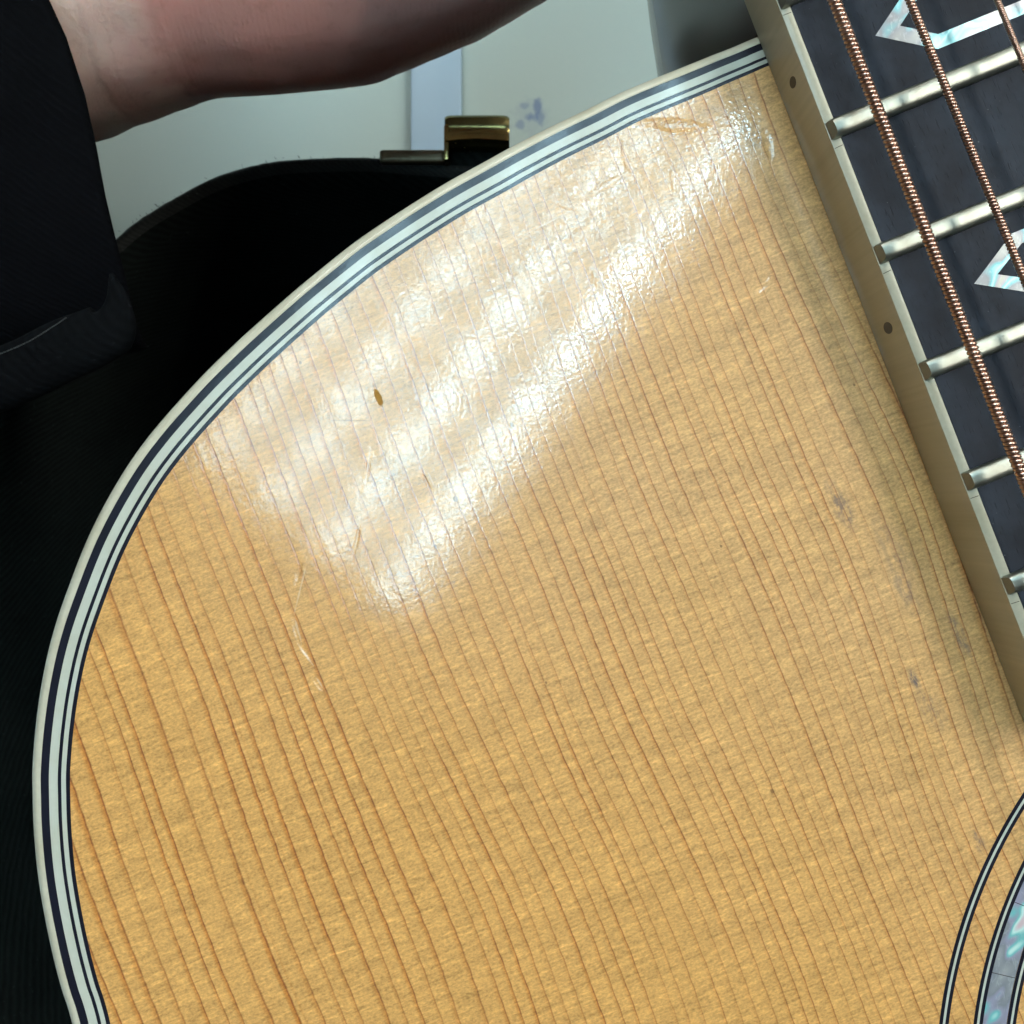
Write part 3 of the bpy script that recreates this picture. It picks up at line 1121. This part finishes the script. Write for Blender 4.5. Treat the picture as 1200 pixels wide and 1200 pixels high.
def remesh_caps(name, caps, vox, mat, parent):
    bm = bmesh.new()
    for a, ra, b, rb in caps:
        L = (b-a).length
        n = max(2, int(L/.006))
        for i in range(n+1):
            u = i/n
            bmesh.ops.create_icosphere(bm, subdivisions=2, radius=ra+(rb-ra)*u, matrix=Matrix.Translation(a+(b-a)*u))
    me = bpy.data.meshes.new(name)
    bm.to_mesh(me)
    bm.free()
    o = link(name, me, mat, parent, True)
    md = o.modifiers.new('remesh', 'REMESH')
    md.mode = 'VOXEL'
    md.voxel_size = vox
    md.use_smooth_shade = True
    ms = o.modifiers.new('smooth', 'SMOOTH')
    ms.factor = .5
    ms.iterations = 14
    return o


remesh_caps('hand', caps, .0018, M_SKIN, person)

# sleeve: wide tube, its opening facing right, folded hem below
def sleeve_ring(x_of_y, rx, ytop, ybot, zmid, rz, n=48):
    out = []
    for k in range(n):
        q = 2*math.pi*k/n
        y = (ytop+ybot)/2+(ytop-ybot)/2*math.sin(q)
        z = zmid+rz*.75*math.cos(q)*(1+.04*math.sin(5*q+rx*300))
        out.append(Vector((x_of_y(y)+rx-.035*max(0, -math.cos(q)), y, z)))
    return out


edge_pts = [(-140, -8), (0, 80), (30, 99), (60, 114), (95, 128), (130, 140), (165, 148), (200, 154), (250, 159), (300, 165), (335, 168), (365, 168), (700, 140)]
SZ = -.045
ey = [unproj(0, p[0], SZ-.008).y for p in edge_pts]
ex = [unproj(p[1], 0, SZ-.008).x for p in edge_pts]


def edge_x(y):
    return float(np.interp(-y, [-v for v in ey], ex))


ybot = unproj(0, 392, SZ).y
ytop = .185
rings = []
for dx, sh, dz in ((-.006, .975, -.0), (-.0015, .985, 0), (0, 1.0, .0), (-.0015, 1.012, 0), (-.006, 1.02, 0), (-.02, 1.03, .001), (-.05, 1.05, .002), (-.10, 1.08, 0), (-.19, 1.1, 0)):
    yc = (ytop+ybot)/2
    hh = (ytop-ybot)/2*sh
    rings.append(sleeve_ring(edge_x, dx, yc+hh, yc-hh, SZ-.012+dz, .030*sh))
V, F = loft(rings, cap=False)
mesh_obj('sleeve', V, F, M_SLEEVE, person, True)
# cuff: a thick rolled band along the lower hem
path = [pt_ for pt_ in catmull([unproj(132, 322, SZ+.010), unproj(138, 354, SZ+.011), unproj(132, 382, SZ+.011), unproj(110, 396, SZ+.011), unproj(72, 412, SZ+.011), unproj(30, 433, SZ+.011),
                                unproj(-30, 455, SZ+.011), unproj(-160, 500, SZ+.010), unproj(-330, 560, SZ)], 6)]
kk = K0*(CAM_H-SZ)/CAM_H
rad = []
for i in range(len(path)):
    f = i/(len(path)-1)
    rad.append(kk*float(np.interp(f, [0, .06, .16, .28, .45, .7, 1], [2.5, 8, 17, 31, 34, 34, 36])))
V, F = tube(path, rad, 20)
V = [Vector((v.x, v.y, SZ+.011+(v.z-SZ-.011)*.55)) for v in V]
mesh_obj('cuff', V, F, M_CUFF, person, True, label='ribbed black cuff folded at the end of the sleeve')
# lower drape of the coat below the cuff
# stitched seam where the cuff joins the sleeve
seam = catmull([unproj(78, 372, SZ+.020), unproj(60, 384, SZ+.020), unproj(30, 402, SZ+.020), unproj(-10, 418, SZ+.020), unproj(-60, 432, SZ+.020)], 10)
sV, sF = [], []
for i in range(0, len(seam)-1):
    a, b = seam[i], seam[i+1]
    v, f = tube([a+(b-a)*.12, a+(b-a)*.88], .00011, 5)
    sF += [tuple(q+len(sV) for q in ff) for ff in f]
    sV += v
mesh_obj('stitching', sV, sF, M_STITCH, person)

sc.render.engine = 'CYCLES'
sc.cycles.use_denoising = True
sc.cycles.max_bounces = 6
sc.cycles.diffuse_bounces = 3
sc.cycles.glossy_bounces = 3
sc.cycles.sample_clamp_indirect = 4.0
sc.cycles.caustics_reflective = False
sc.cycles.caustics_refractive = False
